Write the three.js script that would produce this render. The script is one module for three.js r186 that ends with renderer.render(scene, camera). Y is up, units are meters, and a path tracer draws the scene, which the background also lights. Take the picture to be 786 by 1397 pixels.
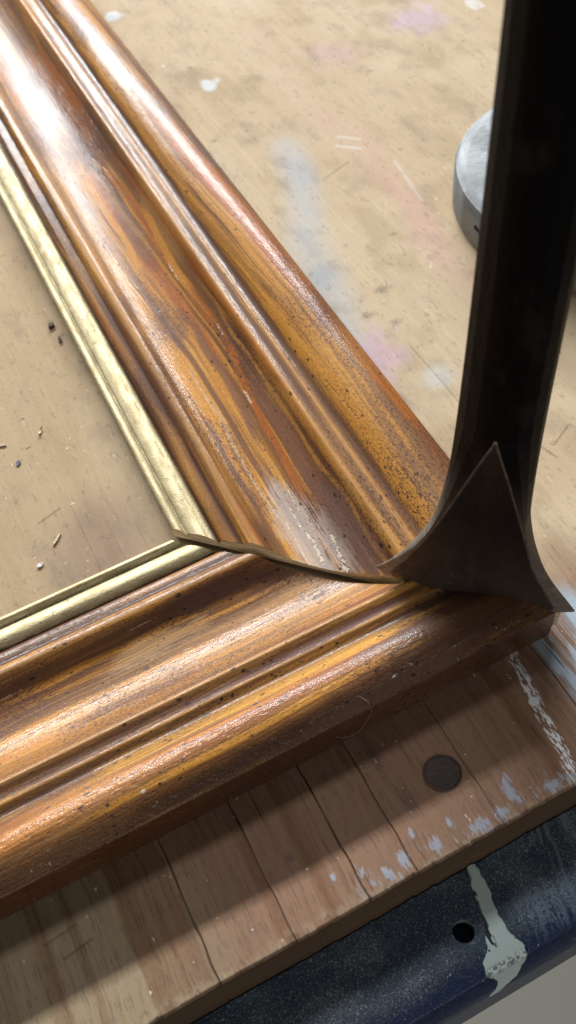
import * as THREE from 'three';
import { mergeGeometries, mergeVertices, toCreasedNormals } from 'three/addons/utils/BufferGeometryUtils.js';
import { RectAreaLightUniformsLib } from 'three/addons/lights/RectAreaLightUniformsLib.js';

// ------------------------------------------------------------------ camera, light, exposure
const renderer = new THREE.WebGLRenderer({ antialias: true });
renderer.toneMapping = THREE.LinearToneMapping;
renderer.toneMappingExposure = 1.0;
renderer.shadowMap.enabled = true;
const scene = new THREE.Scene();
const camera = new THREE.PerspectiveCamera(55.241, 576 / 1024, 0.01, 30);
camera.position.set(-0.092347, 0.211594, 0.082380);
camera.up.set(0.408415, 0.589654, -0.696782);
camera.lookAt(-0.092347 + 0.206546, 0.211594 - 0.803249, 0.082380 - 0.558687);
camera.focus = 0.232;
camera.userData.fStop = 24;

scene.background = new THREE.Color(0.03, 0.029, 0.029);           // the dim room around the bench
RectAreaLightUniformsLib.init();
function areaLamp(name, x, y, z, w, h, r, g, b, intensity) {
  const l = new THREE.RectAreaLight(new THREE.Color(r, g, b), intensity, w, h);
  l.name = name; l.position.set(x, y, z); l.lookAt(x, 0, 0.0); l.castShadow = true; scene.add(l);
}
areaLamp('far_tube_light', 1.25, 1.76, -3.44, 4.3, 0.17, 0.975, 0.985, 1.0, 172);      // long row of tubes far behind the bench
areaLamp('near_tube_light', -0.30, 1.22, -0.78, 1.5, 0.22, 0.97, 0.98, 1.0, 6.4);     // broad dim panel almost overhead
areaLamp('front_room_light', -0.7, 1.0, 1.9, 1.6, 0.8, 1.0, 0.95, 0.88, 2.5);        // the room in front, dim

// ------------------------------------------------------------------ helpers
let seed = 20250;
const rnd = () => { seed = (seed * 1664525 + 1013904223) >>> 0; return seed / 4294967296; };
const range = (a, b) => a + (b - a) * rnd();
const PERM = new Uint16Array(2048), VAL = new Float32Array(1024);
for (let i = 0; i < 1024; i++) { PERM[i] = i; VAL[i] = rnd(); }
for (let i = 1023; i > 0; i--) { const j = Math.floor(rnd() * (i + 1)), t = PERM[i]; PERM[i] = PERM[j]; PERM[j] = t; }
for (let i = 0; i < 1024; i++) PERM[1024 + i] = PERM[i];
function noise(x, y) {
  const xi = Math.floor(x), yi = Math.floor(y); let fx = x - xi, fy = y - yi;
  fx = fx * fx * (3 - 2 * fx); fy = fy * fy * (3 - 2 * fy);
  const p = PERM[xi & 1023], q = PERM[(xi + 1) & 1023], y0 = yi & 1023, y1 = (yi + 1) & 1023;
  const a = VAL[PERM[p + y0]], b = VAL[PERM[q + y0]], c = VAL[PERM[p + y1]], d = VAL[PERM[q + y1]];
  return a + (b - a) * fx + (c - a + (a - b - c + d) * fx) * fy;
}
const fbm = (x, y, o = 3) => { let s = 0, a = 0.5, n = 0; for (let i = 0; i < o; i++) { s += a * noise(x, y); n += a; x = x * 2.03 + 17.1; y = y * 2.03 + 9.7; a *= 0.5; } return s / n; };
const hyp = (a, b) => Math.sqrt(a * a + b * b);
const clamp = (x, a = 0, b = 1) => x < a ? a : x > b ? b : x;
const sst = (a, b, x) => { const t = clamp((x - a) / (b - a)); return t * t * (3 - 2 * t); };
const gauss = (x, s) => Math.exp(-x * x / (2 * s * s));
const mixc = (a, b, t) => { a[0] += (b[0] - a[0]) * t; a[1] += (b[1] - a[1]) * t; a[2] += (b[2] - a[2]) * t; };
const enc = new Uint8Array(4097); for (let i = 0; i <= 4096; i++) { const v = i / 4096; enc[i] = Math.round(255 * (v <= 0.0031308 ? 12.92 * v : 1.055 * Math.pow(v, 1 / 2.4) - 0.055)); }
function segDist(px, py, ax, ay, bx, by) { const dx = bx - ax, dy = by - ay, t = clamp(((px - ax) * dx + (py - ay) * dy) / (dx * dx + dy * dy)); return hyp(px - ax - dx * t, py - ay - dy * t); }
function polyDist(px, py, pts) { let d = 1e9; for (let i = 1; i < pts.length; i++) d = Math.min(d, segDist(px, py, pts[i - 1][0], pts[i - 1][1], pts[i][0], pts[i][1])); return d; }
// fn(a, b, out): a across columns, b across rows in the ranges given; out = { c: [r, g, b] linear, h: 0..1, r: roughness, m: metalness }
function surface(w, h, a0, a1, b0, b1, fn) {
  const col = new Uint8Array(w * h * 4), dat = new Uint8Array(w * h * 4), out = { c: [0, 0, 0], h: 0.5, r: 0.5, m: 0 };
  for (let j = 0; j < h; j++) for (let i = 0; i < w; i++) {
    out.h = 0.5; out.r = 0.5; out.m = 0;
    fn(a0 + (a1 - a0) * (i + 0.5) / w, b0 + (b1 - b0) * (j + 0.5) / h, out);
    const k = (j * w + i) * 4;
    for (let q = 0; q < 3; q++) col[k + q] = enc[Math.round(clamp(out.c[q]) * 4096)];
    dat[k] = clamp(out.h) * 255; dat[k + 1] = clamp(out.r) * 255; dat[k + 2] = clamp(out.m) * 255; col[k + 3] = dat[k + 3] = 255;
  }
  const mk = (d, srgb) => {
    const t = new THREE.DataTexture(d, w, h); t.magFilter = THREE.LinearFilter; t.minFilter = THREE.LinearMipmapLinearFilter; t.generateMipmaps = true;
    t.wrapS = t.wrapT = THREE.MirroredRepeatWrapping; if (srgb) t.colorSpace = THREE.SRGBColorSpace; t.needsUpdate = true; return t;
  };
  return { map: mk(col, true), data: mk(dat, false) };
}
function skin(s, bump, extra = {}) {
  return new THREE.MeshPhysicalMaterial({ map: s.map, roughnessMap: s.data, bumpMap: s.data, bumpScale: bump, roughness: 1, metalness: 0, side: THREE.DoubleSide, ...extra });
}
const taken = {};
const numbered = (n) => { taken[n] = (taken[n] ?? -1) + 1; return taken[n] ? `${n}_${String(taken[n]).padStart(3, '0')}` : n; };
function mesh(name, geometry, material, parent) { const m = new THREE.Mesh(geometry, material); m.name = name; m.castShadow = m.receiveShadow = true; parent.add(m); return m; }
function tag(o, label, category, group) { o.userData.label = label; o.userData.category = category; if (group) o.userData.group = group; return o; }
function thing(name, label, category, x, y, z, turn = 0) {
  const g = new THREE.Group(); g.name = numbered(name); g.position.set(x, y, z); g.rotation.y = turn; scene.add(g); return tag(g, label, category);
}
// a grid of points p(i, j) -> [x, y, z] with uv q(i, j) -> [u, v]
function grid(ni, nj, p, q) {
  const pos = new Float32Array(ni * nj * 3), uv = new Float32Array(ni * nj * 2), idx = [];
  for (let j = 0; j < nj; j++) for (let i = 0; i < ni; i++) { const k = j * ni + i; pos.set(p(i, j), k * 3); uv.set(q(i, j), k * 2); }
  for (let j = 0; j < nj - 1; j++) for (let i = 0; i < ni - 1; i++) { const a = j * ni + i, b = a + 1, c = a + ni, d = c + 1; idx.push(a, c, b, b, c, d); }
  const g = new THREE.BufferGeometry();
  g.setAttribute('position', new THREE.BufferAttribute(pos, 3)); g.setAttribute('uv', new THREE.BufferAttribute(uv, 2)); g.setIndex(idx); g.computeVertexNormals(); return g;
}

// ------------------------------------------------------------------ floor
const floorTex = surface(512, 512, 0, 4, 0, 4, (x, z, o) => {
  const n = fbm(x * 3, z * 3, 4), f = noise(x * 120, z * 120);
  o.c = [0.19, 0.185, 0.155]; mixc(o.c, [0.1, 0.095, 0.08], n * 0.8); mixc(o.c, [0.12, 0.12, 0.11], f > 0.88 ? 0.4 : 0); o.h = n; o.r = 0.75;
});
const floorGeo = new THREE.PlaneGeometry(12, 12); floorGeo.rotateX(-Math.PI / 2);
{ const uv = floorGeo.attributes.uv; for (let i = 0; i < uv.count; i++) uv.setXY(i, uv.getX(i) * 3, uv.getY(i) * 3); }
const floor = mesh('floor', floorGeo, skin(floorTex, 0.002), scene); floor.position.set(0, -0.82, 0); floor.userData.kind = 'structure';

// ------------------------------------------------------------------ workbench: board on a steel rail
const bench = thing('workbench', 'worn paint-stained wooden workbench with a dark blue steel rail along its front edge', 'workbench', 0, 0, 0);
const CRACKS = [ // x, z from, z to (millimetres), depth
  [-68, -4, 33, 0.7], [-102.4, -6, 33, 0.6], [-56.4, -6, 33, 0.55], [-35, -2, 33, 0.5], [-85.3, -3, 33, 0.55], [-80.3, -3, 9, 0.3], 
  [-5.3, -3, 20, 0.6], [-2.2, 1, 9, 0.4], [22.6, -104, -70, 0.2], [-89.2, -100, -72, 0.15], [-82.2, -90, -70, 0.13], [-75.5, -82, -70, 0.15],
];
const crackWig = (z) => 0.8 * (noise(z * 0.035, 3.3) - 0.5) + 0.22 * (noise(z * 0.21, 8.1) - 0.5);
const crackAmt = (c, z) => sst(c[1] - 2, c[1] + 3, z) * (1 - sst(c[2] - (c[2] > 32 ? -1 : 3), c[2] + 1, z));
const edgeZ = (x) => 32.9 - 0.3 * sst(0.55, 0.8, fbm(x * 0.5, 1.7, 3)) - 0.14 * noise(x * 1.1, 7.7) + 0.25 * noise(x * 0.05, 5);
const FRONT = 33;
const blob = (x, z, cx, cz, r, soft, wob = 0.5) => { if (Math.abs(x - cx) > 2.6 * r || Math.abs(z - cz) > 2.6 * r) return 0; const d = hyp(x - cx, z - cz) + (noise(x * 0.35 + cx, z * 0.18 + cz) - 0.5) * r * wob * 2; return 1 - sst(r - soft, r + soft, d); };
const DARKS = [[-78.6, 17, 1.1, 1.1], [-78.9, 17.2, 0.8, 1], [88, -242, 1.6, 0.7], [16, -234, 1.6, 0.8], [-70.5, -172, 1.3, 0.8], [-69, -164, 1.2, 1], [-97.4, -119.5, 0.9, 1.3], [29.5, -287, 1.2, 0.6], [45, -150, 1.3, 0.6], [71, -190, 1.1, 0.8], [-52, 6, 1.8, 4], [-50.5, 18, 1.4, 3], [-15.5, 25, 0.8, 1.2], [-8, 14, 0.8, 1], [18, -120, 2.5, 0.7], [28, -128, 3, 0.8], [24, -113, 2, 0.8], [63, -60, 1.2, 0.7]];
const MARKS = [[-132, 9, -124.5, 8.2], [-129, 13.5, -122.5, 12.5], [60, -45, 66, -47], [40, -190, 70, -200], [30, -60, 34, -44], [36, -48, 44, -52], [-99, -96, -92, -98]];
const FLAKES = [[-29.6, 26.5, 1.5, 2.6], [-39.6, 30.8, 2.6, 0.8], [-66.8, 27, 0.8, 2.2], [-72.6, 25.2, 0.7, 1.2], [-50, 29.8, 1.6, 1.4], [-57.5, 29, 1.2, 2], [-62, 30, 1.3, 1.3], [-34, 30.4, 1.8, 0.9], [-21, 30.8, 2.4, 0.7], [-16, 31, 2, 0.6], [-45, 27, 0.7, 2.2], [-53.5, 25, 0.6, 2.5]];
const PINK = [[66, -300], [60, -250], [57.5, -180], [55.5, -140], [55, -112], [50, -80]], BLUE = [[37, -215], [30, -190], [19, -160], [11, -124], [5, -100]];
const boardTex = surface(1600, 1728, -170, 220, -420, 55, (x, z, o) => {
  const c = o.c;
  if ((x > -56 && x < -6 && z < -10) || (x < -50 && z > -62 && z < -12)) { c[0] = 0.5; c[1] = 0.385; c[2] = 0.245; o.r = 0.7; return; }   // always under the frame
  const w = crackWig(z), gx = x - w;
  const g1 = fbm(gx * 0.28, z * 0.008, 3), g2 = noise(gx * 1.3, z * 0.02), g3 = noise(gx * 4.2, z * 0.07), big = fbm(x * 0.018 + 4, z * 0.018, 3), mid = fbm(x * 0.07, z * 0.05, 3), fine = noise(x * 2.4, z * 2.4);
  if (z > FRONT + 0.4) {                                       // sawn front face, plies one above the other
    const y = z - FRONT, ply = noise(y * 0.9, 2.2) * 0.6 + noise(y * 3.1, x * 0.02) * 0.4;
    c[0] = 0.21; c[1] = 0.14; c[2] = 0.085; mixc(c, [0.11, 0.07, 0.045], ply); mixc(c, [0.09, 0.065, 0.05], mid * 0.5);
    o.h = 0.5 + 0.3 * (noise(x * 0.6, y * 4) - 0.5); o.r = 0.85; return;
  }
  // bare top: cream behind, worn red-brown towards the front
  c[0] = 0.50; c[1] = 0.385; c[2] = 0.245;
  mixc(c, [0.56, 0.45, 0.30], sst(0.45, 0.7, big) * 0.7); mixc(c, [0.40, 0.30, 0.19], sst(0.5, 0.75, mid) * 0.55);
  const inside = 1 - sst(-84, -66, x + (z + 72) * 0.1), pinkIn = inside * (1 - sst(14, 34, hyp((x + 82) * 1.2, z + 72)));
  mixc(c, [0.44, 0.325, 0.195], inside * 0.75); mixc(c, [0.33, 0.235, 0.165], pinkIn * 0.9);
  const front = sst(-34, -4, z + 10 * (mid - 0.5) - 0.25 * Math.max(0, x)) ;
  const tanLeft = 1 - sst(-118, -92, x + 14 * (mid - 0.5));
  const fr = [0.265, 0.162, 0.108]; mixc(fr, [0.30, 0.232, 0.15], tanLeft); mixc(fr, [0.24, 0.13, 0.082], sst(0.5, 0.8, g1) * 0.6);
  mixc(c, fr, front * (1 - 0.25 * sst(5, 40, x)));
  mixc(c, [c[0] * 0.72, c[1] * 0.68, c[2] * 0.62], sst(0.52, 0.8, g1) * (0.18 + 0.4 * front) + sst(0.6, 0.9, g2) * 0.3 * (0.12 + front) + sst(0.55, 1, g3) * 0.28 * (0.25 + front) + sst(0.5, 0.9, fine * 0.6 + noise(x * 5, z * 4) * 0.4) * 0.22);
  const dsh = sst(0.72, 0.85, noise(gx * 5.5 + 13, z * 0.22)); mixc(c, [c[0] * 0.45, c[1] * 0.42, c[2] * 0.4], dsh * (0.06 + 0.4 * front));
  mixc(c, [c[0] * 1.16, c[1] * 1.16, c[2] * 1.14], sst(0.55, 0.9, noise(gx * 2.2 + 40, z * 0.03)) * 0.3);
  // soft old paint smears
  const wob = (noise(x * 0.06, z * 0.03) - 0.5) * 9;
  const pink = (x > 30 && x < 90 ? polyDist(x + wob, z, PINK) : 99);
  mixc(c, [0.62, 0.36, 0.33], (1 - sst(1, 11, pink)) * (0.2 + 0.9 * fine * mid) * (0.3 + 0.45 * sst(-260, -150, z)) * (0.7 + 0.5 * mid));
  const blue = (x > -20 && x < 60 && z < -60 ? polyDist(x + wob * 0.6, z, BLUE) : 99);
  mixc(c, [0.42, 0.47, 0.52], (1 - sst(1, 11, blue)) * (0.3 + 0.5 * (mid - 0.2) + 0.35 * (g3 - 0.4)));
  mixc(c, [0.25, 0.31, 0.36], (1 - sst(1, 6, hyp(x - 14, (z + 142) * 0.5))) * 0.5 * mid);
  mixc(c, [0.56, 0.38, 0.52], blob(x, z, 11, -104, 9, 6) * (0.25 + 0.5 * fine)); mixc(c, [0.25, 0.21, 0.19], blob(x, z, 7, -84, 4.5, 3.5) * 0.6);
  mixc(c, [0.55, 0.42, 0.58], blob(x, z, 124, -266, 9, 8) * 0.6); mixc(c, [0.6, 0.42, 0.42], blob(x, z, 82, -262, 9, 8) * 0.45);
  mixc(c, [0.55, 0.6, 0.62], blob(x, z, 22.5, -87, 4, 3) * 0.45);
  const drops = Math.max(blob(x, z, 30.6, -271, 3.9, 1.4, 0.5), blob(x, z, 18, -346, 3.4, 1.4, 0.5)); mixc(c, [0.6, 0.64, 0.64], drops * (0.75 + 0.25 * fine));
  mixc(c, [0.7, 0.72, 0.7], (1 - sst(0.4, 1.2, segDist(x, z, 53, -205, 59, -199))) * 0.35 + (1 - sst(0.4, 1, segDist(x, z, 56, -210, 62, -204))) * 0.3 + (1 - sst(0.3, 1, segDist(x, z, 66, -185, 62, -160))) * 0.25);
  mixc(c, [0.75, 0.76, 0.75], blob(x, z, 150, -262, 4, 1) * 0.5);
  // dark stains and scratches
  mixc(c, [0.19, 0.15, 0.12], sst(0.5, 0.9, fbm(x * 0.16 + 9, z * 0.11, 4)) * 0.3 * (1 - front * 0.4));
  mixc(c, [0.12, 0.1, 0.09], sst(0.66, 0.8, fbm(x * 1.1 + 31, z * 0.45, 3)) * 0.28);
  for (const [a, b, d, e] of DARKS) if (Math.abs(x - a) < 9 && Math.abs(z - b) < 9) mixc(c, [0.1, 0.08, 0.07], (1 - sst(d * 0.1, d * 1.3, hyp(x - a, (z - b) / e) + (fine - 0.5) * d)) * 0.5);
  for (const [a, b, d, e] of MARKS) if (Math.abs(x - a) < 12 && Math.abs(z - b) < 18) mixc(c, [0.06, 0.045, 0.035], (1 - sst(0.15, 0.5, segDist(x, z, a, b, d, e) + 0.3 * (fine - 0.3))) * 0.45);
  // blue-grey paint on the right front
  const pb = sst(-6.5, -3, x + 4 * (mid - 0.5) + 2.5 * (g2 - 0.5)) * sst(-14, -4, z) * (1 - sst(9, 18, x - z * 0.1 + 6 * (mid - 0.5)));
  mixc(c, [0.36, 0.43, 0.49], pb * clamp(0.35 + 1.5 * sst(0.35, 0.62, fbm(x * 0.2, z * 0.07 + 3, 3)) - 0.9 * sst(0.45, 0.8, g3) - 0.5 * sst(0.6, 0.8, g2)));
  // pale blue flakes near the front edge, broken along the grain
  let fl = 0; if (z > 15 && x > -80 && x < -8) for (const [a, b, rr, s] of FLAKES) fl = Math.max(fl, 1 - sst(0.55, 1.1, hyp((gx - a) / rr, (z - b) / (rr * s)) + 1.5 * (noise(gx * 2.6, z * 0.6) * 0.5 + noise(gx * 5.5, z * 1.4) * 0.5 - 0.42)));
  mixc(c, [0.33, 0.38, 0.47], fl * 0.75);
  const chipBlue = sst(25, 32, z) * sst(-78, -62, x) * (1 - sst(-12, 0, x)) * sst(0.56, 0.7, fbm(gx * 1.2, z * 0.4, 3)) * sst(0.4, 0.6, g3);
  mixc(c, [0.36, 0.42, 0.5], chipBlue * 0.7);
  // dashed white paint stroke
  const sx = x - (-10 - (z + 1) * 0.17), dash = noise(gx * 3.6, z * 0.55) * 0.55 + noise(gx * 6.5, z * 1.1) * 0.45;
  const wst = (1 - sst(0.9, 2.2, Math.abs(sx + 0.6 * noise(z * 0.2, 4)))) * sst(-6, -2, z);
  const white = sst(0.50, 0.58, dash * (0.55 + 0.5 * wst)) * wst; mixc(c, [0.78, 0.79, 0.8], white);
  const bl2 = blob(x, z, -13.2, 12.4, 1.3, 0.25, 0.3); mixc(c, [0.8, 0.81, 0.82], bl2);
  // worn front edge, specks of plaster and dust
  const ed = sst(29.5, 32.4, z + 3 * (fbm(x * 0.4, z * 0.3, 3) - 0.5)); mixc(c, [0.36, 0.27, 0.18], ed * 0.6 * sst(0.3, 0.6, fbm(x * 0.5 + 7, z * 0.5, 3))); mixc(c, [0.1, 0.075, 0.055], ed * sst(0.62, 0.8, noise(x * 2.1, z * 1.8)) * 0.5);
  mixc(c, [0.75, 0.73, 0.68], noise(x * 0.9 + 70, z * 0.9) > 0.955 && fine > 0.6 ? 0.75 : 0);
  mixc(c, [0.03, 0.022, 0.018], gauss(hyp(x + 40.5, z - 16.8) - 4.15, 0.22) * (0.5 + 0.5 * mid));
  let cr = 0; for (let q = 0; q < CRACKS.length; q++) { const k = CRACKS[q], dx = Math.abs(gx - k[0]); if (dx < 1) cr = Math.max(cr, (1 - sst(0.02, 0.14 + 0.2 * k[3], dx)) * crackAmt(k, z) * (0.25 + k[3] * 0.8) * (0.3 + 0.9 * noise(z * 0.16 + k[0], 6))); }
  mixc(c, [0.028, 0.02, 0.015], cr);
  o.h = 0.5 + 0.22 * (g3 - 0.5) + 0.18 * (g2 - 0.5) + 0.1 * (fine - 0.5) + 0.2 * (fl + white * 0.8 + drops * 1.5) - 0.3 * cr;
  o.r = clamp(0.6 + 0.2 * mid + 0.1 * (g3 - 0.5) + 0.12 * white - 0.06 * (1 - front));
});
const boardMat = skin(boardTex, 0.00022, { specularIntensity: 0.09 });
const buv = (x, z) => [(x + 170) / 390, (z + 420) / 475];
{
  const xs = new Set(); for (let x = -450; x <= 550; x += (x > -165 && x < 40) ? 1.25 : (x > -170 && x < 200 ? 3 : 20)) xs.add(+x.toFixed(2));
  for (const c of CRACKS) for (const d of [-0.3, -0.12, 0, 0.12, 0.3]) xs.add(+(c[0] + d).toFixed(2));
  const X = [...xs].sort((a, b) => a - b), rows = [];
  for (let z = -600; z < 31.5; z += z < -420 ? 30 : z < -110 ? 6 : 1.3) rows.push([z, 0]);
  const rz = 0.7; for (let a = 0; a <= 6; a++) { const t = a / 6 * Math.PI / 2; rows.push([-rz + rz * Math.sin(t), -rz + rz * Math.cos(t), 1]); }
  for (const y of [-2, -4, -7, -11, -15, -18]) rows.push([0, y, 1]);
  rows.push([-640 + 7, -18, 1], [-640 + 7, -0.5, 1]);
  const geo = grid(X.length, rows.length, (i, j) => {
    const [a, y, isEdge] = rows[j], x0 = X[i], far = isEdge && a < -100;
    const z = isEdge ? a + (far ? 33 : edgeZ(x0) - (y < -1 ? 0.2 * (1 - fbm(x0 * 0.2, y * 0.8, 2)) : 0)) : a;
    const xx = x0 + crackWig(z); let h = y;
    if (!far && y > -3) {
      for (const c of CRACKS) { const d = Math.abs(x0 - c[0]); if (d < 0.12) h -= c[3] * (1 - d / 0.12) * crackAmt(c, Math.min(z, 32)); }
      h += 0.12 * (fbm(x0 * 0.05, z * 0.02, 2) - 0.5) - (z > 28 ? 0.12 * sst(28, 33, z) * fbm(x0 * 0.5, z * 0.4, 2) : 0);
    }
    return [xx / 1000, h / 1000, z / 1000];
  }, (i, j) => { const [a, y, e] = rows[j]; return e ? (a < -100 ? buv(X[i], -a) : buv(X[i], FRONT - (y > -0.7 ? 0.3 - a : 0) + Math.max(0, -y - 0.4))) : buv(X[i], a); });
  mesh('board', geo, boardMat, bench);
}
// dark bolt head let into the board
{
  const pts = [[0, 0.22], [1.5, 0.24], [2.8, 0.22], [3.6, 0.17], [3.95, 0.02], [4.05, -0.5]].map(([r, y]) => new THREE.Vector2(r / 1000, y / 1000));
  const g = new THREE.LatheGeometry(pts.reverse(), 40), p = g.attributes.position;
  for (let i = 0; i < p.count; i++) { const x = p.getX(i) * 1000, z = p.getZ(i) * 1000, k = 1 + 0.06 * (noise(x * 0.7 + 9, z * 0.7) - 0.5); p.setXYZ(i, x * k / 1000, p.getY(i) + (noise(x * 1.2, z * 1.2) - 0.5) * 0.0001, z * k / 1000); }
  g.computeVertexNormals();
  const t = surface(128, 128, 0, 12, 0, 8, (x, z, o) => { const n = fbm(x * 1.2, z * 1.2, 3); o.c = [0.04, 0.026, 0.022]; mixc(o.c, [0.08, 0.05, 0.04], sst(0.5, 0.8, n)); o.h = n; o.r = 0.5 + 0.3 * n; });
  const b = mesh('bolt_head', g, skin(t, 0.00008, { metalness: 0 }), bench); b.position.set(-0.0405, 0.00005, 0.0168);
}
// steel rail under the board: flat top with a hole, rolled front, hanging lip
const drip = (x, s) => { // s = millimetres along the rail's section from the board outwards
  const cxp = [[34, -42.6], [39, -43.2], [44, -44.4], [48, -45.4], [51, -46], [54.5, -46.2], [58, -47.6], [63, -49.2], [67, -50.3]], wd = [[34, 1.5], [40, 1.7], [45, 2.0], [49, 2.9], [51.5, 4.9], [54, 5.2], [56, 3.2], [60, 2.2], [64, 1.8], [67.2, 1.3]];
  const lin = (t, v) => { if (v <= t[0][0]) return t[0][1]; for (let i = 1; i < t.length; i++) if (v <= t[i][0]) return t[i - 1][1] + (t[i][1] - t[i - 1][1]) * (v - t[i - 1][0]) / (t[i][0] - t[i - 1][0]); return t[t.length - 1][1]; };
  const d = Math.abs(x - lin(cxp, s) + (s > 50 && s < 55 ? 0.3 : 0)) - lin(wd, s) + 0.55 * (noise(x * 0.9, s * 0.9) - 0.5);
  return (1 - sst(-0.12, 0.12, d)) * (s > 66.6 ? 1 - sst(66.6, 67.6, s) : 1);
};
const railTex = surface(2048, 1024, -160, 10, 0, 95, (x, s, o) => {
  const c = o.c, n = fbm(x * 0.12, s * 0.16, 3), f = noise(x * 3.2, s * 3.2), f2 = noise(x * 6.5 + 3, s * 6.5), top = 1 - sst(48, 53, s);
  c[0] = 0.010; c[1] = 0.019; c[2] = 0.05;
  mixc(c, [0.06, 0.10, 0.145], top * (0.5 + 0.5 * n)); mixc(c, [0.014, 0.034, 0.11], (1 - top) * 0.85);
  const dens = 0.55 + 0.45 * sst(0.3, 0.7, n), sp1 = noise(x * 4.3 + 9, s * 4.3), sp2 = noise(x * 7.5, s * 7.5 + 4);
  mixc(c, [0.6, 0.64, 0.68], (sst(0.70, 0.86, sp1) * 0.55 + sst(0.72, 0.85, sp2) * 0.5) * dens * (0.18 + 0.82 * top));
  mixc(c, [0.34, 0.39, 0.44], top * sst(0.4, 0.8, n) * 0.45 * f);
  mixc(c, [0.75, 0.76, 0.76], noise(x * 1.4 + 20, s * 1.4) > 0.955 && f > 0.5 ? 0.8 : 0);
  // rubbed and scuffed patches
  const scr = sst(0.55, 0.75, noise(x * 1.1 + s * 0.35, s * 0.12)) * (1 - sst(4, 12, Math.abs(x + 19))) * (1 - sst(8, 14, Math.abs(s - 41))); mixc(c, [0.3, 0.33, 0.36], scr * 0.6);
  const rub = (1 - sst(3, 12, Math.abs(x + 31 - 0.2 * (s - 50)))) * (1 - sst(2.5, 7, Math.abs(s - 48))) * sst(0.25, 0.75, noise(x * 1.9 + s * 0.3, s * 0.25) * 0.6 + 0.4 * f); mixc(c, [0.22, 0.32, 0.46], rub * 0.75);
  const d = drip(x, s), rim = sst(52.2, 53.4, s) * (1 - sst(54.2, 55.2, s)); mixc(c, [0.72, 0.90, 0.88], d); mixc(c, [0.2, 0.22, 0.2], d * rim * sst(0.4, 0.6, noise(x * 2.3, s * 2.3)) * 0.9);
  if (d > 0.3 && s < 50) mixc(c, [0.03, 0.04, 0.05], (1 - sst(0.2, 1.2, x - (-44.4 - 1.8 - (s - 44) * 0.2))) * sst(0.5, 0.6, noise(x * 1.5, s * 0.6)));
  o.h = 0.35 + 0.1 * n + 0.08 * f + 0.4 * d; o.r = clamp(0.42 + 0.25 * top * n + 0.12 * f - 0.1 * (1 - top) + 0.1 * d);
});
const steelMat = skin(railTex, 0.0005, { specularIntensity: 1 });
{
  const ruv = (x, s) => [(x + 160) / 170, s / 95];
  const parts = [], y0 = -18.25, zEdge = 50, R = 6, x0 = -450, x1 = 550;
  // flat top with the hole
  const sh = new THREE.Shape(); sh.moveTo(x0, 5); sh.lineTo(x1, 5); sh.lineTo(x1, zEdge); sh.lineTo(x0, zEdge); sh.closePath();
  const hole = new THREE.Path(); hole.absellipse(-51.3, 43.9, 2.45, 2.45, 0, Math.PI * 2, true); sh.holes.push(hole);
  const top = new THREE.ShapeGeometry(sh, 40), tp = top.attributes.position, tu = top.attributes.uv;
  for (let i = 0; i < tp.count; i++) { const x = tp.getX(i), z = tp.getY(i); tp.setXYZ(i, x / 1000, y0 / 1000, z / 1000); tu.setXY(i, ...ruv(x, z)); }
  { const ix = top.index.array; for (let i = 0; i < ix.length; i += 3) { const t = ix[i]; ix[i] = ix[i + 1]; ix[i + 1] = t; } top.computeVertexNormals(); }
  parts.push(top);
  const bore = grid(41, 2, (i, j) => { const a = i / 40 * Math.PI * 2; return [(-51.3 + 2.45 * Math.cos(a)) / 1000, (y0 - j * 3.2) / 1000, (43.9 + 2.45 * Math.sin(a)) / 1000]; }, () => ruv(-60, 20)); parts.push(bore);
  const prof = []; for (let a = 0; a <= 12; a++) { const t = a / 12 * Math.PI / 2; prof.push([zEdge + R * Math.sin(t), y0 - R + R * Math.cos(t), zEdge + R * t]); }
  for (let k = 1; k <= 6; k++) prof.push([zEdge + R, y0 - R - k * 4, zEdge + R * Math.PI / 2 + k * 4]);
  prof.push([zEdge + R - 3.2, y0 - R - 24, 86], [zEdge + R - 3.2, y0 - R, 94], [5, y0 - 3.2, 94], [5, y0, 94]);
  parts.push(grid(240, prof.length, (i, j) => { const x = x0 + (x1 - x0) * i / 239, [z, y] = prof[j]; return [x / 1000, y / 1000, (z + (j > 2 && j < 20 ? 0.25 * (noise(x * 0.03, j * 0.2) - 0.5) : 0)) / 1000]; }, (i, j) => ruv(x0 + (x1 - x0) * i / 239, prof[j][2])));
  mesh('steel_rail', toCreasedNormals(mergeGeometries(parts.map((g) => g.toNonIndexed())), 0.6), steelMat, bench).userData.label = 'dark blue steel rail with a hole and a pale aqua paint drip';
}

// ------------------------------------------------------------------ picture frame: two rails meeting at an opened mitre
const PR = [[70, 0.4], [70.3, 2.4], [69.8, 3.5], [68.8, 3.9], [67.9, 3.3], [67.3, 2.5], [66.6, 3.0], [65, 3.7], [63.3, 3.8], [61.9, 3.2], [61.2, 2.6], [60.9, 2.1], [60.6, 2.2], [60.2, 3.2], [59.2, 3.9], [58, 4.2], [57, 4.3], [56.3, 4.4], [55.5, 4.9], [54.3, 5.7], [53, 6.0], [51.8, 5.6], [50.6, 4.7], [49, 3.75], [46, 2.7], [42, 2.1], [38, 2.4], [34, 3.6], [30, 5.5], [27.5, 7.0], [26.2, 7.9], [25.6, 8.9], [24.7, 10.2], [23.9, 10.7], [23, 10.45], [22, 10.1], [21, 10.0], [20.2, 10.1], [19.4, 10.2], [18.5, 9.8], [17.2, 9.5], [16, 10.1], [14, 11.6], [11, 13.3], [8.5, 13.9], [5.5, 13.5], [3, 12.5], [1.2, 11.5], [0.3, 10.98], [0.06, 10.75], [0, 10.4], [0, 9.9], [0, 6], [0.2, 0.15]];
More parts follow.
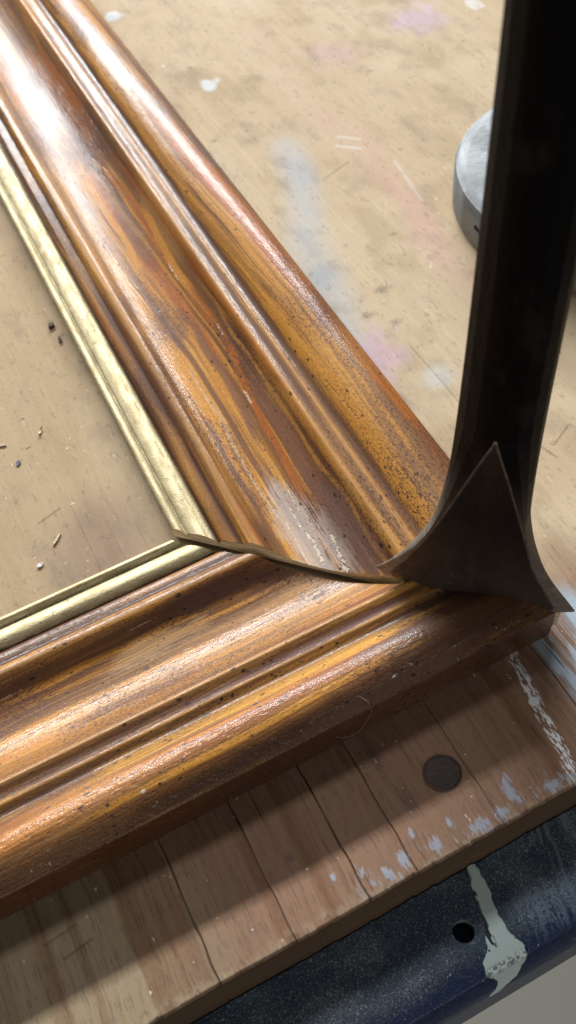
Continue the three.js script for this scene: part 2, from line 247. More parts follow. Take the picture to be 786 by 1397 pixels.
function smoothProfile() {
  const out = []; let arc = 0;
  const P = (i) => PR[clamp(i, 0, PR.length - 1)];
  for (let i = 0; i < PR.length - 1; i++) for (let k = 0; k < 5; k++) {
    const t = k / 5, [a, b, c, d] = [P(i - 1), P(i), P(i + 1), P(i + 2)];
    const cr = (q) => 0.5 * (2 * b[q] + (c[q] - a[q]) * t + (2 * a[q] - 5 * b[q] + 4 * c[q] - d[q]) * t * t + (3 * b[q] - a[q] - 3 * c[q] + d[q]) * t * t * t);
    out.push([cr(0), cr(1)]);
  }
  out.push(PR[PR.length - 1].slice());
  out.forEach((p, i) => { if (i) arc += hyp(p[0] - out[i - 1][0], p[1] - out[i - 1][1]); p[2] = arc; });
  return out;
}
const PROF = smoothProfile(), LIP_END = PROF.findIndex((p) => p[0] <= 60.9), ARC = PROF[PROF.length - 1][2];
const arcToD = (s) => { let lo = 0, hi = PROF.length - 1; while (hi - lo > 1) { const m = (lo + hi) >> 1; if (PROF[m][2] <= s) lo = m; else hi = m; } const t = (s - PROF[lo][2]) / (PROF[hi][2] - PROF[lo][2] || 1); return PROF[lo][0] + (PROF[hi][0] - PROF[lo][0]) * t; };
const WOOD0 = PROF[LIP_END][2];
const WALL0 = PROF[PROF.findIndex((p) => p[0] <= 0.12 && p[1] < 10.95)][2];

// stained and glazed pine: u = millimetres from the corner along the rail, s = millimetres of arc across it
function woodSkin(L, w, k, o_) {
  const specks = []; for (let i = 0; i < o_.specks; i++) { const u = range(0, L), v = range(WOOD0, ARC); if (fbm(u * 0.06 + k, v * 0.12, 2) + range(-0.12, 0.12) > 0.46) specks.push([u, v, Math.pow(rnd(), 7) * 0.36 + 0.08, range(1, 2.2)]); }
  const cell = {}; for (const s of specks) { for (let a = -1; a <= 1; a++) for (let b = -1; b <= 1; b++) { const q = `${Math.floor(s[0] / 2) + a},${Math.floor(s[1] / 2) + b}`; (cell[q] ??= []).push(s); } }
  return surface(w, 640, 0, L, WOOD0, ARC, (u, s, o) => {
    const d = arcToD(s), c = o.c, wall = sst(WALL0 - 0.6, WALL0 + 0.3, s);
    // grain field: lines run along u and drift slowly across
    let warp = 4.5 * (fbm(u * 0.011 + k, s * 0.03, 2) - 0.5) + 1.2 * (fbm(u * 0.05 + k, s * 0.13, 2) - 0.5);
    for (const [ku, ks, kr, ka] of o_.knots) { const q = hyp((u - ku) * 0.32, s - ks); warp += ka * Math.exp(-q * q / (kr * kr)) * Math.sign(s - ks + 0.01) * Math.min(1, Math.abs(s - ks) * 0.6); }
    const g = s + warp + u * o_.slope;
    const s1 = noise(g * 0.27 + k * 3, u * 0.005), s2 = noise(g * 0.85 + 40, u * 0.011 + k), s3 = noise(g * 2.3, u * 0.022), s4 = noise(g * 7, u * 0.09), s5 = noise(g * 17, u * 0.25);
    let t = 0.42 * s1 + 0.38 * s2 + 0.2 * s3; t = sst(0.40, 0.60, t);
    c[0] = 0.54; c[1] = 0.235; c[2] = 0.032;                      // amber
    mixc(c, [0.60, 0.34, 0.10], sst(0.55, 0.8, s3) * 0.5);
    mixc(c, [0.155, 0.066, 0.026], (1 - t) * 0.88);                 // late wood, dark
    const red = sst(0.66, 0.76, noise(g * 0.33 + 77 + k, u * 0.006)); mixc(c, [0.42, 0.12, 0.018], red * 0.75 * o_.red);
    const blotch = fbm(u * 0.03 + 5 * k, s * 0.10, 3); mixc(c, [0.15, 0.066, 0.036], sst(0.48, 0.72, blotch) * 0.7);
    mixc(c, [0.62, 0.33, 0.10], sst(0.54, 0.8, fbm(u * 0.02 + 9 * k + 30, s * 0.07, 2)) * 0.4);
    for (const [u0, s0, u1, s1b, wd, col, am] of o_.streaks) { const tt = clamp((u - u0) / (u1 - u0)), sc = s0 + (s1b - s0) * tt + 1.2 * (noise(u * 0.07 + s0, 2) - 0.5), inn = sst(u0 - 4, u0 + 8, u) * (1 - sst(u1 - 8, u1 + 4, u)); mixc(c, col, am * inn * (1 - sst(wd * 0.6, wd, Math.abs(d - sc) + (s4 - 0.5) * wd * 0.5))); }
    mixc(c, [c[0] * 0.66, c[1] * 0.6, c[2] * 0.56], sst(0.45, 0.85, s4) * 0.4 + sst(0.5, 0.9, s5) * 0.3);
    const m1 = noise(u * 1.9 + 12, s * 3.0), m2 = noise(u * 4.2, s * 6.1 + 5);
    mixc(c, [0.10, 0.045, 0.028], sst(0.45, 0.8, m1 * 0.45 + m2 * 0.55) * (0.35 + 0.65 * sst(0.4, 0.65, blotch)) * o_.mottle);
    // dark glaze held in the quirks
    const gl = 0.95 * gauss(d - 60.7, 0.55) + 0.6 * gauss(d - 58.3, 1.2) + 0.85 * gauss(d - 56.3, 0.7) + 0.6 * gauss(d - 50, 1.2) + 0.5 * gauss(d - 26.8, 0.9) + 0.55 * gauss(d - 21.6, 0.9) + 0.85 * gauss(d - 17.3, 1.1) + 0.35 * gauss(d - 1.5, 1.5);
    mixc(c, [0.075, 0.032, 0.02], clamp(gl * (0.6 + 0.8 * fbm(u * 0.06 + 3, s * 0.4, 2)) * 0.85, 0, 0.92));
    // rubbed tops of the beads
    const top = gauss(d - 53, 0.8) + gauss(d - 24, 0.7) + gauss(d - 19.3, 0.55); mixc(c, [0.52, 0.27, 0.09], clamp(top * (0.3 + 0.7 * fbm(u * 0.1, d * 0.5, 2)), 0, 0.75));
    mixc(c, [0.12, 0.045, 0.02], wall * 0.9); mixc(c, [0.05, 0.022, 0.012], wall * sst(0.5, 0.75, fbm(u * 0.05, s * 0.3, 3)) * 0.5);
    for (const [u0, d0, ru, rd, col, am] of o_.patches) { const q = hyp((u - u0) / ru, (d - d0) / rd) + 0.7 * (fbm(u * 0.18 + u0, s * 0.6, 3) - 0.5) + 0.5 * (s4 - 0.5) + 0.45 * (s5 - 0.5) + 0.3 * (m2 - 0.5); mixc(c, col, am * (1 - sst(0.5, 1.05, q))); }
    // pores, specks
    const pore = sst(0.80, 0.9, noise(g * 5.5 + 9, u * 0.42)) * (0.25 + 0.75 * sst(0.4, 0.7, blotch)); mixc(c, [0.05, 0.022, 0.014], pore * 0.6);
    let sp = 0; const near = cell[`${Math.floor(u / 2)},${Math.floor(s / 2)}`]; if (near) for (const q of near) { const e = hyp((u - q[0]) / q[3], s - q[1]) + 0.12 * (s5 - 0.5); if (e < q[2] * 1.3) sp = Math.max(sp, 1 - sst(q[2] * 0.6, q[2] * 1.25, e)); }
    mixc(c, [0.022, 0.012, 0.01], sp * 0.88);
    const fine = noise(u * 2.6, s * 3.1), fine2 = noise(u * 5.5 + 8, s * 6.5);
    const fa = noise(u * 0.7 + 60, s * 3.4);
    let h = 0.55 + 0.05 * (s4 - 0.5) + 0.04 * (s5 - 0.5) + 0.05 * (fa - 0.5) + 0.03 * (fine - 0.5) + 0.045 * (fine2 - 0.5) - 0.10 * pore - 0.05 * sp + 0.05 * (s3 - 0.5), r = 0.20 + 0.16 * (blotch - 0.4) + 0.07 * (fine - 0.5) + 0.1 * sp;
    // gouges down to pale wood
    for (const [u0, d0, u1, d1, wd, dep, col] of o_.gouges) {
      const q = segDist(u, d, u0, d0, u1, d1) + (fbm(u * 1.3 + u0, s * 2.4, 2) - 0.42) * wd * 2.6; if (q > wd * 2.4) continue;
      const m = 1 - sst(wd * 0.4, wd * 1.15, q); mixc(c, col, m * (0.4 + 0.5 * fine)); h -= 0.6 * dep * m; h += dep * 0.12 * gauss(q - wd * 1.25, wd * 0.3); r += 0.25 * m;
    }
    // little lumps in the varnish, dust
    if (o_.lumps) { const z = gauss(d - 1.8, 1.5) + 0.7 * gauss(d - 8.5, 1.6); h += 0.3 * z * sst(0.5, 0.8, fbm(u * 0.55, s * 0.9, 2)) * sst(15, 40, u); h += 0.18 * z * (fine2 - 0.5); r -= 0.06 * z; mixc(c, [0.6, 0.58, 0.56], (noise(u * 1.3 + 8, s * 1.7) > 0.93 && fine > 0.62 ? 0.7 : 0) * clamp(z)); }
    o.h = h; o.r = clamp(r + o_.rough, 0.18, 0.9);
  });
}
const PALE = [0.72, 0.62, 0.48], AMB = [0.60, 0.27, 0.04], DRK = [0.11, 0.05, 0.03], RUST = [0.42, 0.125, 0.022], MAUVE = [0.22, 0.10, 0.055], TAN = [0.56, 0.38, 0.2];
const rightSkin = woodSkin(360, 2048, 1.7, {
  specks: 4200, slope: 0.018, red: 1, rough: -0.03, mottle: 1.15, knots: [[244, 41, 4, 3], [322, 47, 4, 2.5]],
  streaks: [[60, 49.5, 150, 49, 1.7, AMB, 0.85], [70, 46.2, 130, 45.4, 1, AMB, 0.7], [60, 35.5, 128, 30, 1.1, RUST, 0.95], [128, 30.2, 330, 33, 1.6, RUST, 0.6], [40, 31.2, 110, 29.5, 2.2, MAUVE, 0.9], [85, 37, 140, 35, 1.5, MAUVE, 0.85], [170, 39.6, 245, 38.8, 1.3, AMB, 0.85], [170, 36, 300, 32, 2.6, DRK, 0.55], [150, 30.5, 200, 29, 1.3, AMB, 0.7], [20, 27.2, 140, 26.9, 0.55, AMB, 0.9], [20, 13.6, 130, 13.6, 2.4, AMB, 0.8], [120, 14, 340, 14, 1.8, AMB, 0.5], [150, 17, 340, 16.5, 1.2, DRK, 0.7], [60, 44, 125, 43, 0.7, TAN, 0.5]],
  patches: [[50, 40.5, 24, 5.5, [0.52, 0.46, 0.42], 0.6], [46, 34.5, 14, 3, [0.5, 0.43, 0.38], 0.5], [240, 30, 12, 3, DRK, 0.5], [290, 28.5, 40, 3.5, [0.33, 0.1, 0.018], 0.6], [45, 30, 22, 4, [0.13, 0.07, 0.055], 0.7]],
  gouges: [[62, 39.6, 55, 39.8, 0.32, 0.5, PALE], [53, 39.4, 49, 38.8, 0.45, 0.5, PALE], [48, 39, 42, 39.8, 0.5, 0.55, PALE], [48, 34.2, 43, 35, 0.5, 0.6, PALE], [42, 35.2, 36, 35.9, 0.6, 0.6, PALE], [70, 37.4, 60, 37.8, 0.2, 0.3, PALE], [133, 29.4, 128, 29.6, 0.28, 0.4, PALE], [105, 33.0, 100, 33.3, 0.3, 0.4, PALE], [168, 31.5, 160, 31.7, 0.2, 0.3, PALE], [112, 43.6, 60, 44.6, 0.14, 0.15, TAN], [58, 42.6, 42, 43.2, 0.18, 0.2, PALE], [69, 9.4, 68, 11, 0.2, 0.6, DRK], [67, 7.6, 66.4, 8.6, 0.16, 0.6, DRK], [50, 11.2, 49.4, 12.2, 0.2, 0.6, DRK], [47.5, 9.9, 46.6, 12.2, 0.09, 0.5, DRK], [90, 14, 72, 13, 0.1, 0.5, DRK], [56, 37, 44, 37.6, 0.09, 0.5, DRK]],
});
const lowerSkin = woodSkin(200, 2048, 6.2, {
  specks: 5200, slope: -0.03, red: 0.5, rough: 0.02, knots: [[150, 44, 5, 4]], lumps: true, mottle: 1.15,
  streaks: [[52, 49.5, 140, 48.5, 1.9, [0.11, 0.045, 0.025], 0.75], [70, 46.6, 140, 46, 1.2, AMB, 0.5], [90, 45.2, 150, 45.6, 0.8, DRK, 0.6], [28, 36, 78, 37.5, 2.6, [0.2, 0.1, 0.06], 0.4], [55, 28.2, 150, 29, 2, [0.4, 0.17, 0.025], 0.7], [25, 20.6, 90, 20.5, 1.1, [0.12, 0.045, 0.03], 0.8], [26, 14.8, 110, 16, 2.4, [0.62, 0.31, 0.03], 0.6], [78, 31, 110, 32, 1.6, [0.17, 0.06, 0.025], 0.7], [20, 5, 60, 4, 3, [0.13, 0.055, 0.03], 0.6]],
  patches: [[84, 43.5, 15, 3.6, [0.52, 0.33, 0.17], 0.55], [16, 8, 26, 13, [0.07, 0.034, 0.02], 0.9], [60, 1.5, 46, 3.4, [0.085, 0.04, 0.026], 0.85], [66, 48.2, 22, 2.6, [0.08, 0.036, 0.022], 0.7], [50, 21.5, 26, 1.6, [0.1, 0.04, 0.025], 0.75], [66, 48.8, 16, 2, [0.13, 0.06, 0.045], 0.6], [122, 3, 22, 3, [0.24, 0.12, 0.05], 0.5], [40, 2, 24, 3, [0.16, 0.09, 0.06], 0.6]],
  gouges: [[41.4, 3.4, 40.4, 3.6, 0.35, 0.1, [0.75, 0.73, 0.7]], [101, 5.6, 100.6, 5.7, 0.35, 0.1, [0.75, 0.73, 0.7]], [96, 5.6, 95.8, 5.6, 0.22, 0.1, [0.2, 0.5, 0.35]], [69, 33.6, 66, 33.8, 0.1, 0.4, DRK], [124, 47.6, 118, 47.8, 0.18, 0.3, TAN], [90, 49.5, 82, 49.6, 0.12, 0.3, TAN]],
});
const lipSkin = (k, dark) => surface(1024, 96, 0, 200, 0, WOOD0, (u, s, o) => {
  const d = arcToD(s), n = fbm(u * 0.25 + k, s * 0.9, 3), f = noise(u * 4.4, s * 4.4), c = o.c;
  c[0] = 0.57; c[1] = 0.485; c[2] = 0.285; mixc(c, [0.43, 0.345, 0.175], sst(0.3, 0.8, n) * 0.8);
  const g = gauss(d - 67.2, 0.5) * dark + 1.1 * gauss(d - 61.2, 0.45) + 0.45 * gauss(d - 63.0, 0.22) + 0.7 * sst(69.4, 70.2, d); mixc(c, [0.16, 0.13, 0.06], clamp(g * (0.3 + 0.8 * n + 1.3 * (f - 0.4)), 0, 0.95)); mixc(c, [0.3, 0.16, 0.07], sst(0.66, 0.8, fbm(u * 0.5 + 4 * k, s * 1.6, 3)) * 0.5);
  mixc(c, [0.12, 0.09, 0.05], (noise(u * 1.1 + 6 * k, s * 1.3) > 0.94 ? 0.7 : 0)); mixc(c, [0.8, 0.77, 0.6], sst(0.6, 0.9, f) * 0.3);
  o.h = 0.5 + 0.3 * (f - 0.5) + 0.2 * (n - 0.5); o.r = 0.5 + 0.2 * n + 0.1 * (f - 0.5); o.m = 0.45;
});
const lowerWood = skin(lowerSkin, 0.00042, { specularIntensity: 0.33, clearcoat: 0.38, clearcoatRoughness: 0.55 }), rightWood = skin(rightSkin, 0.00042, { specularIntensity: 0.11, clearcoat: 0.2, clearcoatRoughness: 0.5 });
const giltOf = (s) => skin(s, 0.00018, { metalnessMap: s.data, metalness: 1 });
const lowerGilt = giltOf(lipSkin(2, 0.95)), rightGilt = giltOf(lipSkin(7, 0.85));
const rawTex = surface(1024, 128, 0, 100, 0, 16, (a, y, o) => {
  const g = y + 0.8 * (fbm(a * 0.06, y * 0.2, 2) - 0.5) + a * 0.02, n = noise(g * 2.4, a * 0.03), m = noise(g * 7, a * 0.12), f = noise(a * 3, y * 5);
  o.c = [0.85, 0.72, 0.5]; mixc(o.c, [0.55, 0.42, 0.26], sst(0.4, 0.7, n) * 0.8); mixc(o.c, [0.42, 0.31, 0.18], sst(0.6, 0.9, m) * 0.5); mixc(o.c, [0.07, 0.05, 0.03], f > 0.86 ? 0.4 : 0);
  o.h = 0.5 + 0.3 * (m - 0.5) + 0.2 * (f - 0.5); o.r = 0.8;
});
const rawMat = skin(rawTex, 0.0004);

// one rail in its own axes: alongFn(d, h, u) -> [x, y, z]
function railGeometry(from, to, place, L, texL, seedK, sOff, sLen) {
  const U = []; for (let i = 0; i <= 150; i++) U.push(Math.pow(i / 150, 1.35));
  return grid(U.length, to - from + 1, (i, j) => {
    const [d, h, s] = PROF[from + j], wave = d > 0.3 && d < 60.5 ? 1 : 0, u = d + (L - d) * U[i];
    const dh = wave * (0.16 * (fbm(u * 0.035 + seedK, d * 0.12, 2) - 0.5) + 0.05 * (noise(u * 0.2 + seedK, d * 0.5) - 0.5));
    const chew = i === 0 ? 0.22 * (noise(d * 1.7 + seedK, h * 2) - 0.5) : 0;
    return place(d, h + dh, u + chew, s);
  }, (i, j) => { const [d, , s] = PROF[from + j], u = d + (L - d) * U[i]; return [u / texL, (s - sOff) / sLen]; });
}
function capGeometry(place) {
  const sh = new THREE.Shape(), q = []; sh.moveTo(PROF[0][0], 0.15);
  for (const [d, h] of PROF) sh.lineTo(d + 0.0, h);
  sh.closePath();
  const g = new THREE.ShapeGeometry(sh), p = g.attributes.position, uv = g.attributes.uv;
  for (let i = 0; i < p.count; i++) { const d = p.getX(i), h = p.getY(i); uv.setXY(i, d * Math.SQRT2 / 100, h / 16); p.setXYZ(i, ...place(d, h, d - 0.03, 0)); }
  g.computeVertexNormals(); return g;
}
const frame = thing('picture_frame', 'brown stained wooden picture frame with gilt inner lip and opened mitre corner', 'picture frame', 0, 0, 0);
{
  const lower = (d, h, u) => [-u / 1000, h / 1000, -d / 1000];
  const last = PROF.length - 1;
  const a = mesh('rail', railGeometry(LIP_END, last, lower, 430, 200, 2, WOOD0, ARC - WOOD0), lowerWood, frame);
  a.userData.label = 'front rail with speckled amber finish, below the mitre';
  mesh('gilt_lip', railGeometry(0, LIP_END, lower, 430, 200, 2, 0, WOOD0), lowerGilt, a);
  mesh('mitre_face', capGeometry(lower), rawMat, a);
  // right rail turned and slid a little outwards, so that the joint stands open
  const bulge = (d) => 1.5 * (1 - sst(0, 16, d));
  const right = (d, h, u) => [(-d + bulge(d)) / 1000, h / 1000, -u / 1000];
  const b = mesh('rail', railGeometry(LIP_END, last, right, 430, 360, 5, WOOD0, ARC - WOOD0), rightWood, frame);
  b.userData.label = 'right rail with streaked red-brown grain, running away behind the mitre';
  b.position.set(0.0007, 0.0016, -0.0007); b.rotation.y = -0.9483 * Math.PI / 180;
  mesh('gilt_lip', railGeometry(0, LIP_END, right, 430, 200, 5, 0, WOOD0), rightGilt, b);
  const m = mesh('mitre_face', capGeometry((d, h, u) => [(-d + bulge(d)) / 1000, h / 1000, -u / 1000]), rawMat, b); m.userData.label = 'thin strip of raw wood showing along the open mitre';
}

// ------------------------------------------------------------------ chisel
const chisel = thing('chisel', 'black steel chisel with a flared blade driven upright into the mitre joint', 'chisel', 0, 0, 0, -Math.PI / 4);
{
  const tab = (rows) => (y) => { if (y <= rows[0][0]) return rows[0][1]; for (let i = 1; i < rows.length; i++) if (y <= rows[i][0]) { const [a, b, c, d] = [rows[Math.max(0, i - 2)], rows[i - 1], rows[i], rows[Math.min(rows.length - 1, i + 1)]]; const t = (y - b[0]) / (c[0] - b[0]), m0 = (c[1] - a[1]) / (c[0] - a[0]) * (c[0] - b[0]), m1 = (d[1] - b[1]) / (d[0] - b[0]) * (c[0] - b[0]); const t2 = t * t, t3 = t2 * t; return (2 * t3 - 3 * t2 + 1) * b[1] + (t3 - 2 * t2 + t) * m0 + (-2 * t3 + 3 * t2) * c[1] + (t3 - t2) * m1; } return rows[rows.length - 1][1]; };
  const sL = tab([[13.4, -43], [16, -40.6], [20, -37.9], [27.5, -33.8], [38, -30], [50, -28.0], [62, -26.9], [95, -25.8], [149, -24.8], [175, -24.5]]);
  const sR = tab([[13.4, 4.0], [17, 1.6], [24, -3.1], [32.7, -7], [41, -9.4], [49, -10], [69, -10.3], [108, -10], [175, -9.4]]);
  const fL = tab([[13.4, -39.6], [15.3, -38.6], [20, -36.2], [32, -31.2], [45, -27.0], [61.4, -22.3], [70, -19.8], [75, -18.3], [80, -18.1], [175, -17.5]]);
  const fR = tab([[13.4, -0.5], [14.4, -0.9], [20, -3.5], [28.5, -6.8], [43, -10.2], [62, -14.6], [70, -16.6], [75, -17.7], [80, -17.9], [175, -17.3]]);
  const Y = []; for (let y = 13.4; y < 30; y += 0.7) Y.push(y); for (let y = 30; y < 74; y += 1.6) Y.push(y); for (let y = 74; y < 76.4; y += 0.4) Y.push(y); for (let y = 77; y <= 172; y += 5) Y.push(y);
  const nf = (y) => y < 75 ? 0.55 + 6.87 * Math.pow((y - 13.4) / 61.6, 1.3) : 7.42;
  const hollow = (y) => 0.75 * sst(14, 28, y) * sst(75, 45, y);
  const M = 10, K = 8;
  // one ring: front chord, right side round, back chord, left side round
  const ring = (y) => {
    const n = nf(y), L = sL(y), R = sR(y), a = Math.max(fL(y), L + 0.25), b = Math.min(fR(y), R - 0.25), p = [];
    for (let i = 0; i <= M; i++) { const t = i / M; p.push([a + (b - a) * t, n - Math.min(hollow(y), n * 0.5) * Math.sin(Math.PI * t)]); }
    for (let i = 1; i < K; i++) { const t = i / K * Math.PI; p.push([b + (R - b) * Math.pow(Math.sin(t), 0.8), n * Math.cos(t)]); }
    for (let i = 0; i <= M; i++) { const t = i / M; p.push([b + (a - b) * t, -n + Math.min(hollow(y), n * 0.5) * Math.sin(Math.PI * t)]); }
    for (let i = 1; i < K; i++) { const t = i / K * Math.PI; p.push([a + (L - a) * Math.pow(Math.sin(t), 0.8), -n * Math.cos(t)]); }
    p.push(p[0].slice()); return p;
  };
  const steel = surface(512, 1024, 0, 60, 0, 172, (s, y, o) => {                   // black scaled flanks, paler towards the tips
    const n = fbm(s * 0.2, y * 0.12, 4), f = noise(s * 2.6, y * 0.9), g = noise(s * 0.9, y * 2.2); o.c = [0.006, 0.0055, 0.006];
    const low = 1 - sst(16, 66, y); mixc(o.c, [0.27, 0.225, 0.185], low * (0.75 + 0.45 * g)); mixc(o.c, [0.05, 0.04, 0.033], sst(0.5, 0.75, n) * 0.3);
    o.h = 0.5 + 0.25 * (f - 0.5) + 0.2 * (n - 0.5); o.r = 0.52 + 0.15 * n; o.m = 0.2;
  });
  const ground = surface(512, 512, 0, 1, 0, 76, (t, y, o) => {                    // the ground bevel: duller steel, bright worn arrises
    const n = fbm(t * 5, y * 0.12, 4), f = noise(t * 70, y * 0.5), g = noise(t * 3, y * 3.1), e = Math.min(t, 1 - t); o.c = [0.022, 0.018, 0.017];
    mixc(o.c, [0.14, 0.108, 0.088], (1 - sst(13, 48, y)) * (0.4 + 0.6 * n)); mixc(o.c, [0.02, 0.017, 0.016], sst(0.5, 0.8, n) * 0.5); mixc(o.c, [0.3, 0.24, 0.18], sst(0.68, 0.85, g * 0.5 + f * 0.5) * (1 - sst(12, 30, y)) * 0.35);
    const wd = 0.6 / Math.max(2, (75.5 - y) * 0.65); mixc(o.c, [0.36, 0.31, 0.27], (1 - sst(wd * 0.3, wd * 1.4, e)) * (0.35 + 0.5 * noise(y * 0.5, t * 2)) ); mixc(o.c, [0.5, 0.47, 0.42], sst(73.6, 74.8, y) * 0.8);
    o.h = 0.5 + 0.25 * (f - 0.5) + 0.25 * (n - 0.5); o.r = 0.42 + 0.15 * n; o.m = 0.5;
  });
  const rings = Y.map(ring), N = rings[0].length;
  const body = grid(N, Y.length, (i, j) => [rings[j][i][0] / 1000, Y[j] / 1000, rings[j][i][1] / 1000], (i, j) => [(rings[j][i][0] + 45) / 60, Y[j] / 172]);
  // cutting edge: from the lowest ring down into the joint, thinning
  const low = rings[0], E = 6;
  const edge = grid(N, E + 1, (i, j) => {
    const t = j / E, [s, n] = low[i], mid = (s + 19.8) / 23.4, drop = ((1 - Math.pow(Math.min(1, Math.abs(mid)), 2.6)) * 4.9 + 0.9) * t; return [(-19.8 + (s + 19.8) * (1 - 0.03 * t * t)) / 1000, (13.4 - drop) / 1000, n * (1 - 0.8 * t) / 1000];
  }, (i, j) => [(low[i][0] + 45) / 60, (13.4 - j) / 172]);
  const headRing = rings[rings.length - 1];
  const head = grid(N, 4, (i, j) => { const k = [1, 0.93, 0.6, 0][j], y = [172, 173.2, 173.8, 174][j]; return [(-17.2 + (headRing[i][0] + 17.2) * k) / 1000, y / 1000, headRing[i][1] * k / 1000]; }, (i, j) => [0.5, 0.99]);
  const sMat = skin(steel, 0.00025, { metalnessMap: steel.data, metalness: 1, specularIntensity: 0.2 });
  const crease = (g, a) => toCreasedNormals(g.toNonIndexed(), a);
  const cut = Y.findIndex((y) => y >= 75);
  const sub = (g, keep) => { const ix = g.index.array, out = []; for (let k = 0; k < ix.length; k += 3) { const q = Math.floor(k / 6), r = Math.floor(q / (N - 1)), c = q % (N - 1); if (keep(r, c)) out.push(ix[k], ix[k + 1], ix[k + 2]); } const c = g.clone(); c.setIndex(out); return c; };
  const isBevel = (c) => c < M || (c >= M + K && c < 2 * M + K);
  const flat = (g) => { const h = g.clone(), uv = h.attributes.uv.clone(), p = h.attributes.position; for (let i = 0; i < uv.count; i++) { const c = i % N; uv.setXY(i, c <= M ? c / M : (c - M - K) / M, p.getY(i) * 1000 / 76); } h.setAttribute('uv', uv); return h; };
  const gMat = skin(ground, 0.00022, { metalnessMap: ground.data, metalness: 1 });
  mesh('blade', mergeGeometries([crease(sub(body, (r, c) => r < cut && !isBevel(c)), 0.5), crease(sub(edge, (r, c) => !isBevel(c)), 0.5)]), sMat, chisel);
  const bev = mesh('bevel', mergeGeometries([crease(sub(flat(body), (r, c) => r < cut && isBevel(c)), 0.5), crease(sub(flat(edge), (r, c) => isBevel(c)), 0.5)]), gMat, chisel); bev.userData.label = 'dull triangular ground bevel with worn edges';
  mesh('shank', mergeGeometries([crease(sub(body, (r) => r >= cut), 0.6), crease(head, 0.6)]), sMat, chisel);
}

// ------------------------------------------------------------------ round steel block behind
{
  const blk = thing('steel_block', 'thick round grey metal block with pale top, lying behind the chisel', 'metal block', 0.1105, 0.0001, -0.1275);
  const prof = [[0, 15.6], [24, 15.6], [30, 15.7], [44, 15.9], [46.4, 15.8], [47.4, 15.2], [47.9, 14.2], [48, 12], [48, 2], [47.4, 0.6], [46, 0]].map(([r, y]) => new THREE.Vector2(r / 1000, y / 1000)).reverse();
  const t = surface(1024, 256, 0, 364, 0, 90, (a, v, o) => {
    const n = fbm(a * 0.09, v * 0.09, 4), f = noise(a * 1.4, v * 3.2), side = 1 - sst(17, 19, v); o.c = [0.24, 0.265, 0.27]; mixc(o.c, [0.14, 0.16, 0.165], n);
    mixc(o.c, [0.2, 0.18, 0.165], side * 0.92); mixc(o.c, [0.13, 0.11, 0.1], side * sst(0.45, 0.7, n) * 0.6); mixc(o.c, [0.12, 0.13, 0.14], (1 - side) * sst(0.66, 0.74, fbm(a * 0.16 + 3, v * 0.3, 3)) * 0.6); o.h = 0.5 + 0.3 * (f - 0.5) + 0.3 * (n - 0.5); o.r = 0.5 + 0.2 * n; o.m = 0.15;
  });
  mesh('body', toCreasedNormals(new THREE.LatheGeometry(prof, 96).toNonIndexed(), 0.5), skin(t, 0.0003, { metalnessMap: t.data, metalness: 1 }), blk);
  // slot cut in the rim
  const sg = new THREE.CapsuleGeometry(0.0009, 0.010, 4, 12), sm = new THREE.MeshStandardMaterial({ color: new THREE.Color(0.012, 0.012, 0.014), roughness: 0.8 });
  const slot = mesh('slot', sg, sm, blk); const a = Math.atan2(0.004, -0.0475); slot.position.set(0.0477 * Math.cos(a), 0.0085, 0.0477 * Math.sin(a)); slot.rotation.set(0, -a, 0); slot.rotateX(Math.PI / 2 - 0.12); slot.scale.set(0.6, 1, 1);
}
// ------------------------------------------------------------------ crumbs, splinters, a hair
function crumb(name, label, category, x, z, turn, l, h, w, col, bend = 0) {
  const g = new THREE.BoxGeometry(l, h, w, 12, 2, 3), p = g.attributes.position;
  for (let i = 0; i < p.count; i++) {
    const X = p.getX(i), k = 1 - 0.75 * Math.pow(Math.abs(X) * 2 / l, 3);
    p.setXYZ(i, X + 0.12 * l * (noise(p.getZ(i) * 9 + x, 2) - 0.5), (p.getY(i) + h / 2) * (0.7 + 0.5 * noise(X * 2 + z, 4)) + bend * Math.pow(X * 2 / l, 2), p.getZ(i) * k + 0.25 * w * (noise(X * 1.1 + z, 7) - 0.5) + 0.06 * X * X * (bend ? 1 : 0.2));
  }
  g.scale(0.001, 0.001, 0.001); g.computeVertexNormals();
  const m = mesh(numbered(name), g, new THREE.MeshStandardMaterial({ color: new THREE.Color(...col), roughness: 0.8 }), scene);
  m.position.set(x / 1000, 0.00012, z / 1000); m.rotation.y = turn; return tag(m, label, category);
}
crumb('wood_splinter', 'pale wood splinter lying inside the frame nearest the gilt corner', 'splinter', -96.3, -88.1, 0.75, 4.2, 0.5, 0.6, [0.62, 0.5, 0.33]);
crumb('wood_splinter', 'thin tan splinter inside the frame close to the left picture edge', 'splinter', -100.5, -129, -0.35, 4.0, 0.4, 0.6, [0.62, 0.5, 0.33]);
crumb('wood_splinter', 'small curled wood chip inside the frame, right of the thin tan splinter', 'splinter', -88, -128, 0.9, 3.0, 0.3, 0.7, [0.66, 0.56, 0.4], 0.7);
crumb('paint_flake', 'white paint flake on the bench inside the frame, just above the front gilt lip', 'paint flake', -103, -82.4, 0.3, 1.7, 0.5, 1.1, [0.8, 0.79, 0.76]);
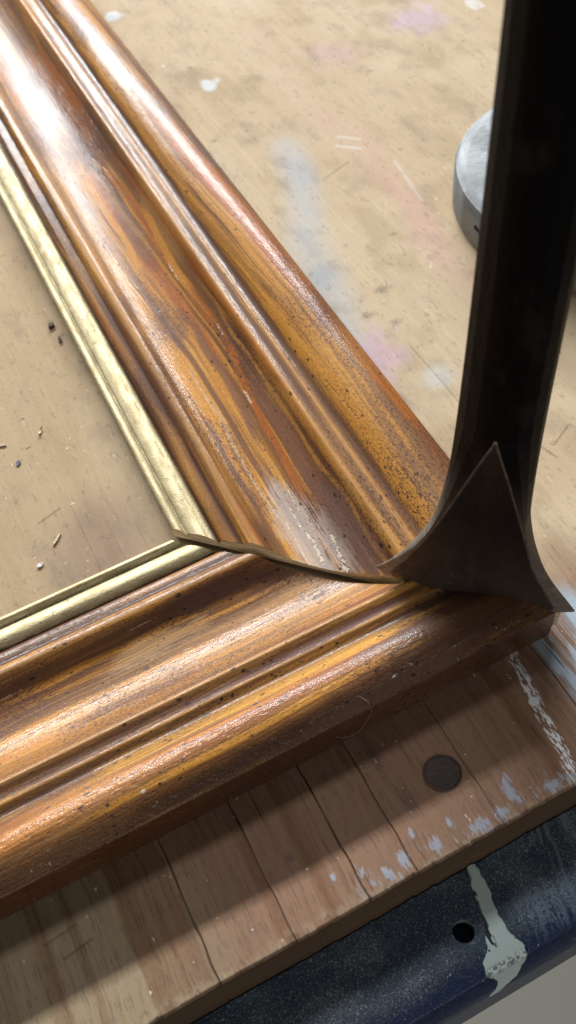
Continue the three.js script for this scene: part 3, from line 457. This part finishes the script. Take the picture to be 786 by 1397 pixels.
crumb('dark_crumb', 'upper of two dark crumbs beside the gilt lip of the right rail', 'crumb', -70.6, -169.4, 0.4, 2.2, 1.0, 1.4, [0.06, 0.04, 0.025]);
crumb('dark_crumb', 'lower of two dark crumbs beside the gilt lip of the right rail', 'crumb', -70.2, -162, 1.4, 2.6, 0.7, 1.0, [0.09, 0.05, 0.03]);
crumb('paint_flake', 'blue-grey speck of paint on the bench inside the frame by the left edge', 'paint flake', -97.4, -119.5, 0.8, 1.8, 0.4, 1.1, [0.12, 0.13, 0.2]);
{
  const pts = []; const base = [[-49.5, 9.3, 0.5], [-50.5, 8.2, 1.0], [-52, 6.6, 1.4], [-54.5, 5.6, 1.6], [-57, 6.2, 1.3], [-58.5, 7.6, 0.9]]; for (const [x, y, z] of base) pts.push(new THREE.Vector3(x / 1000, y / 1000, z / 1000));
  const pre = [[-50.5, 13, -3], [-49.2, 11.8, -1.2], [-49, 10.6, 0]].map(([x, y, z]) => new THREE.Vector3(x / 1000, y / 1000, z / 1000));
  const g = new THREE.TubeGeometry(new THREE.CatmullRomCurve3([...pre, ...pts]), 60, 0.00003, 5);
  tag(mesh('lint_hair', g, new THREE.MeshStandardMaterial({ color: new THREE.Color(0.6, 0.52, 0.42), roughness: 0.6 }), scene), 'fine pale hair curling down the dark outer edge of the front rail', 'hair');
}
{ // sawdust and grit
  const geos = [];
  for (let i = 0; i < 260; i++) {
    const inside = i < 120, x = inside ? range(-150, -72) : range(4, 180), z = inside ? range(-260, -73) : range(-330, 20), r = Math.pow(rnd(), 3) * 0.35 + 0.1;
    const g = new THREE.TetrahedronGeometry(r / 1000, 0); g.scale(range(0.6, 2.2), 0.6, range(0.6, 1.4)); g.rotateY(range(0, 6.3)); g.translate(x / 1000, 0.00012 + r * 0.00025, z / 1000); geos.push(g);
  }
  const m = mesh('sawdust', mergeGeometries(geos), new THREE.MeshStandardMaterial({ color: new THREE.Color(0.66, 0.57, 0.43), roughness: 0.9 }), scene); m.userData.kind = 'stuff'; tag(m, 'scattered sawdust and grit on the bench top', 'sawdust');
}
// ------------------------------------------------------------------ end
renderer.render(scene, camera);
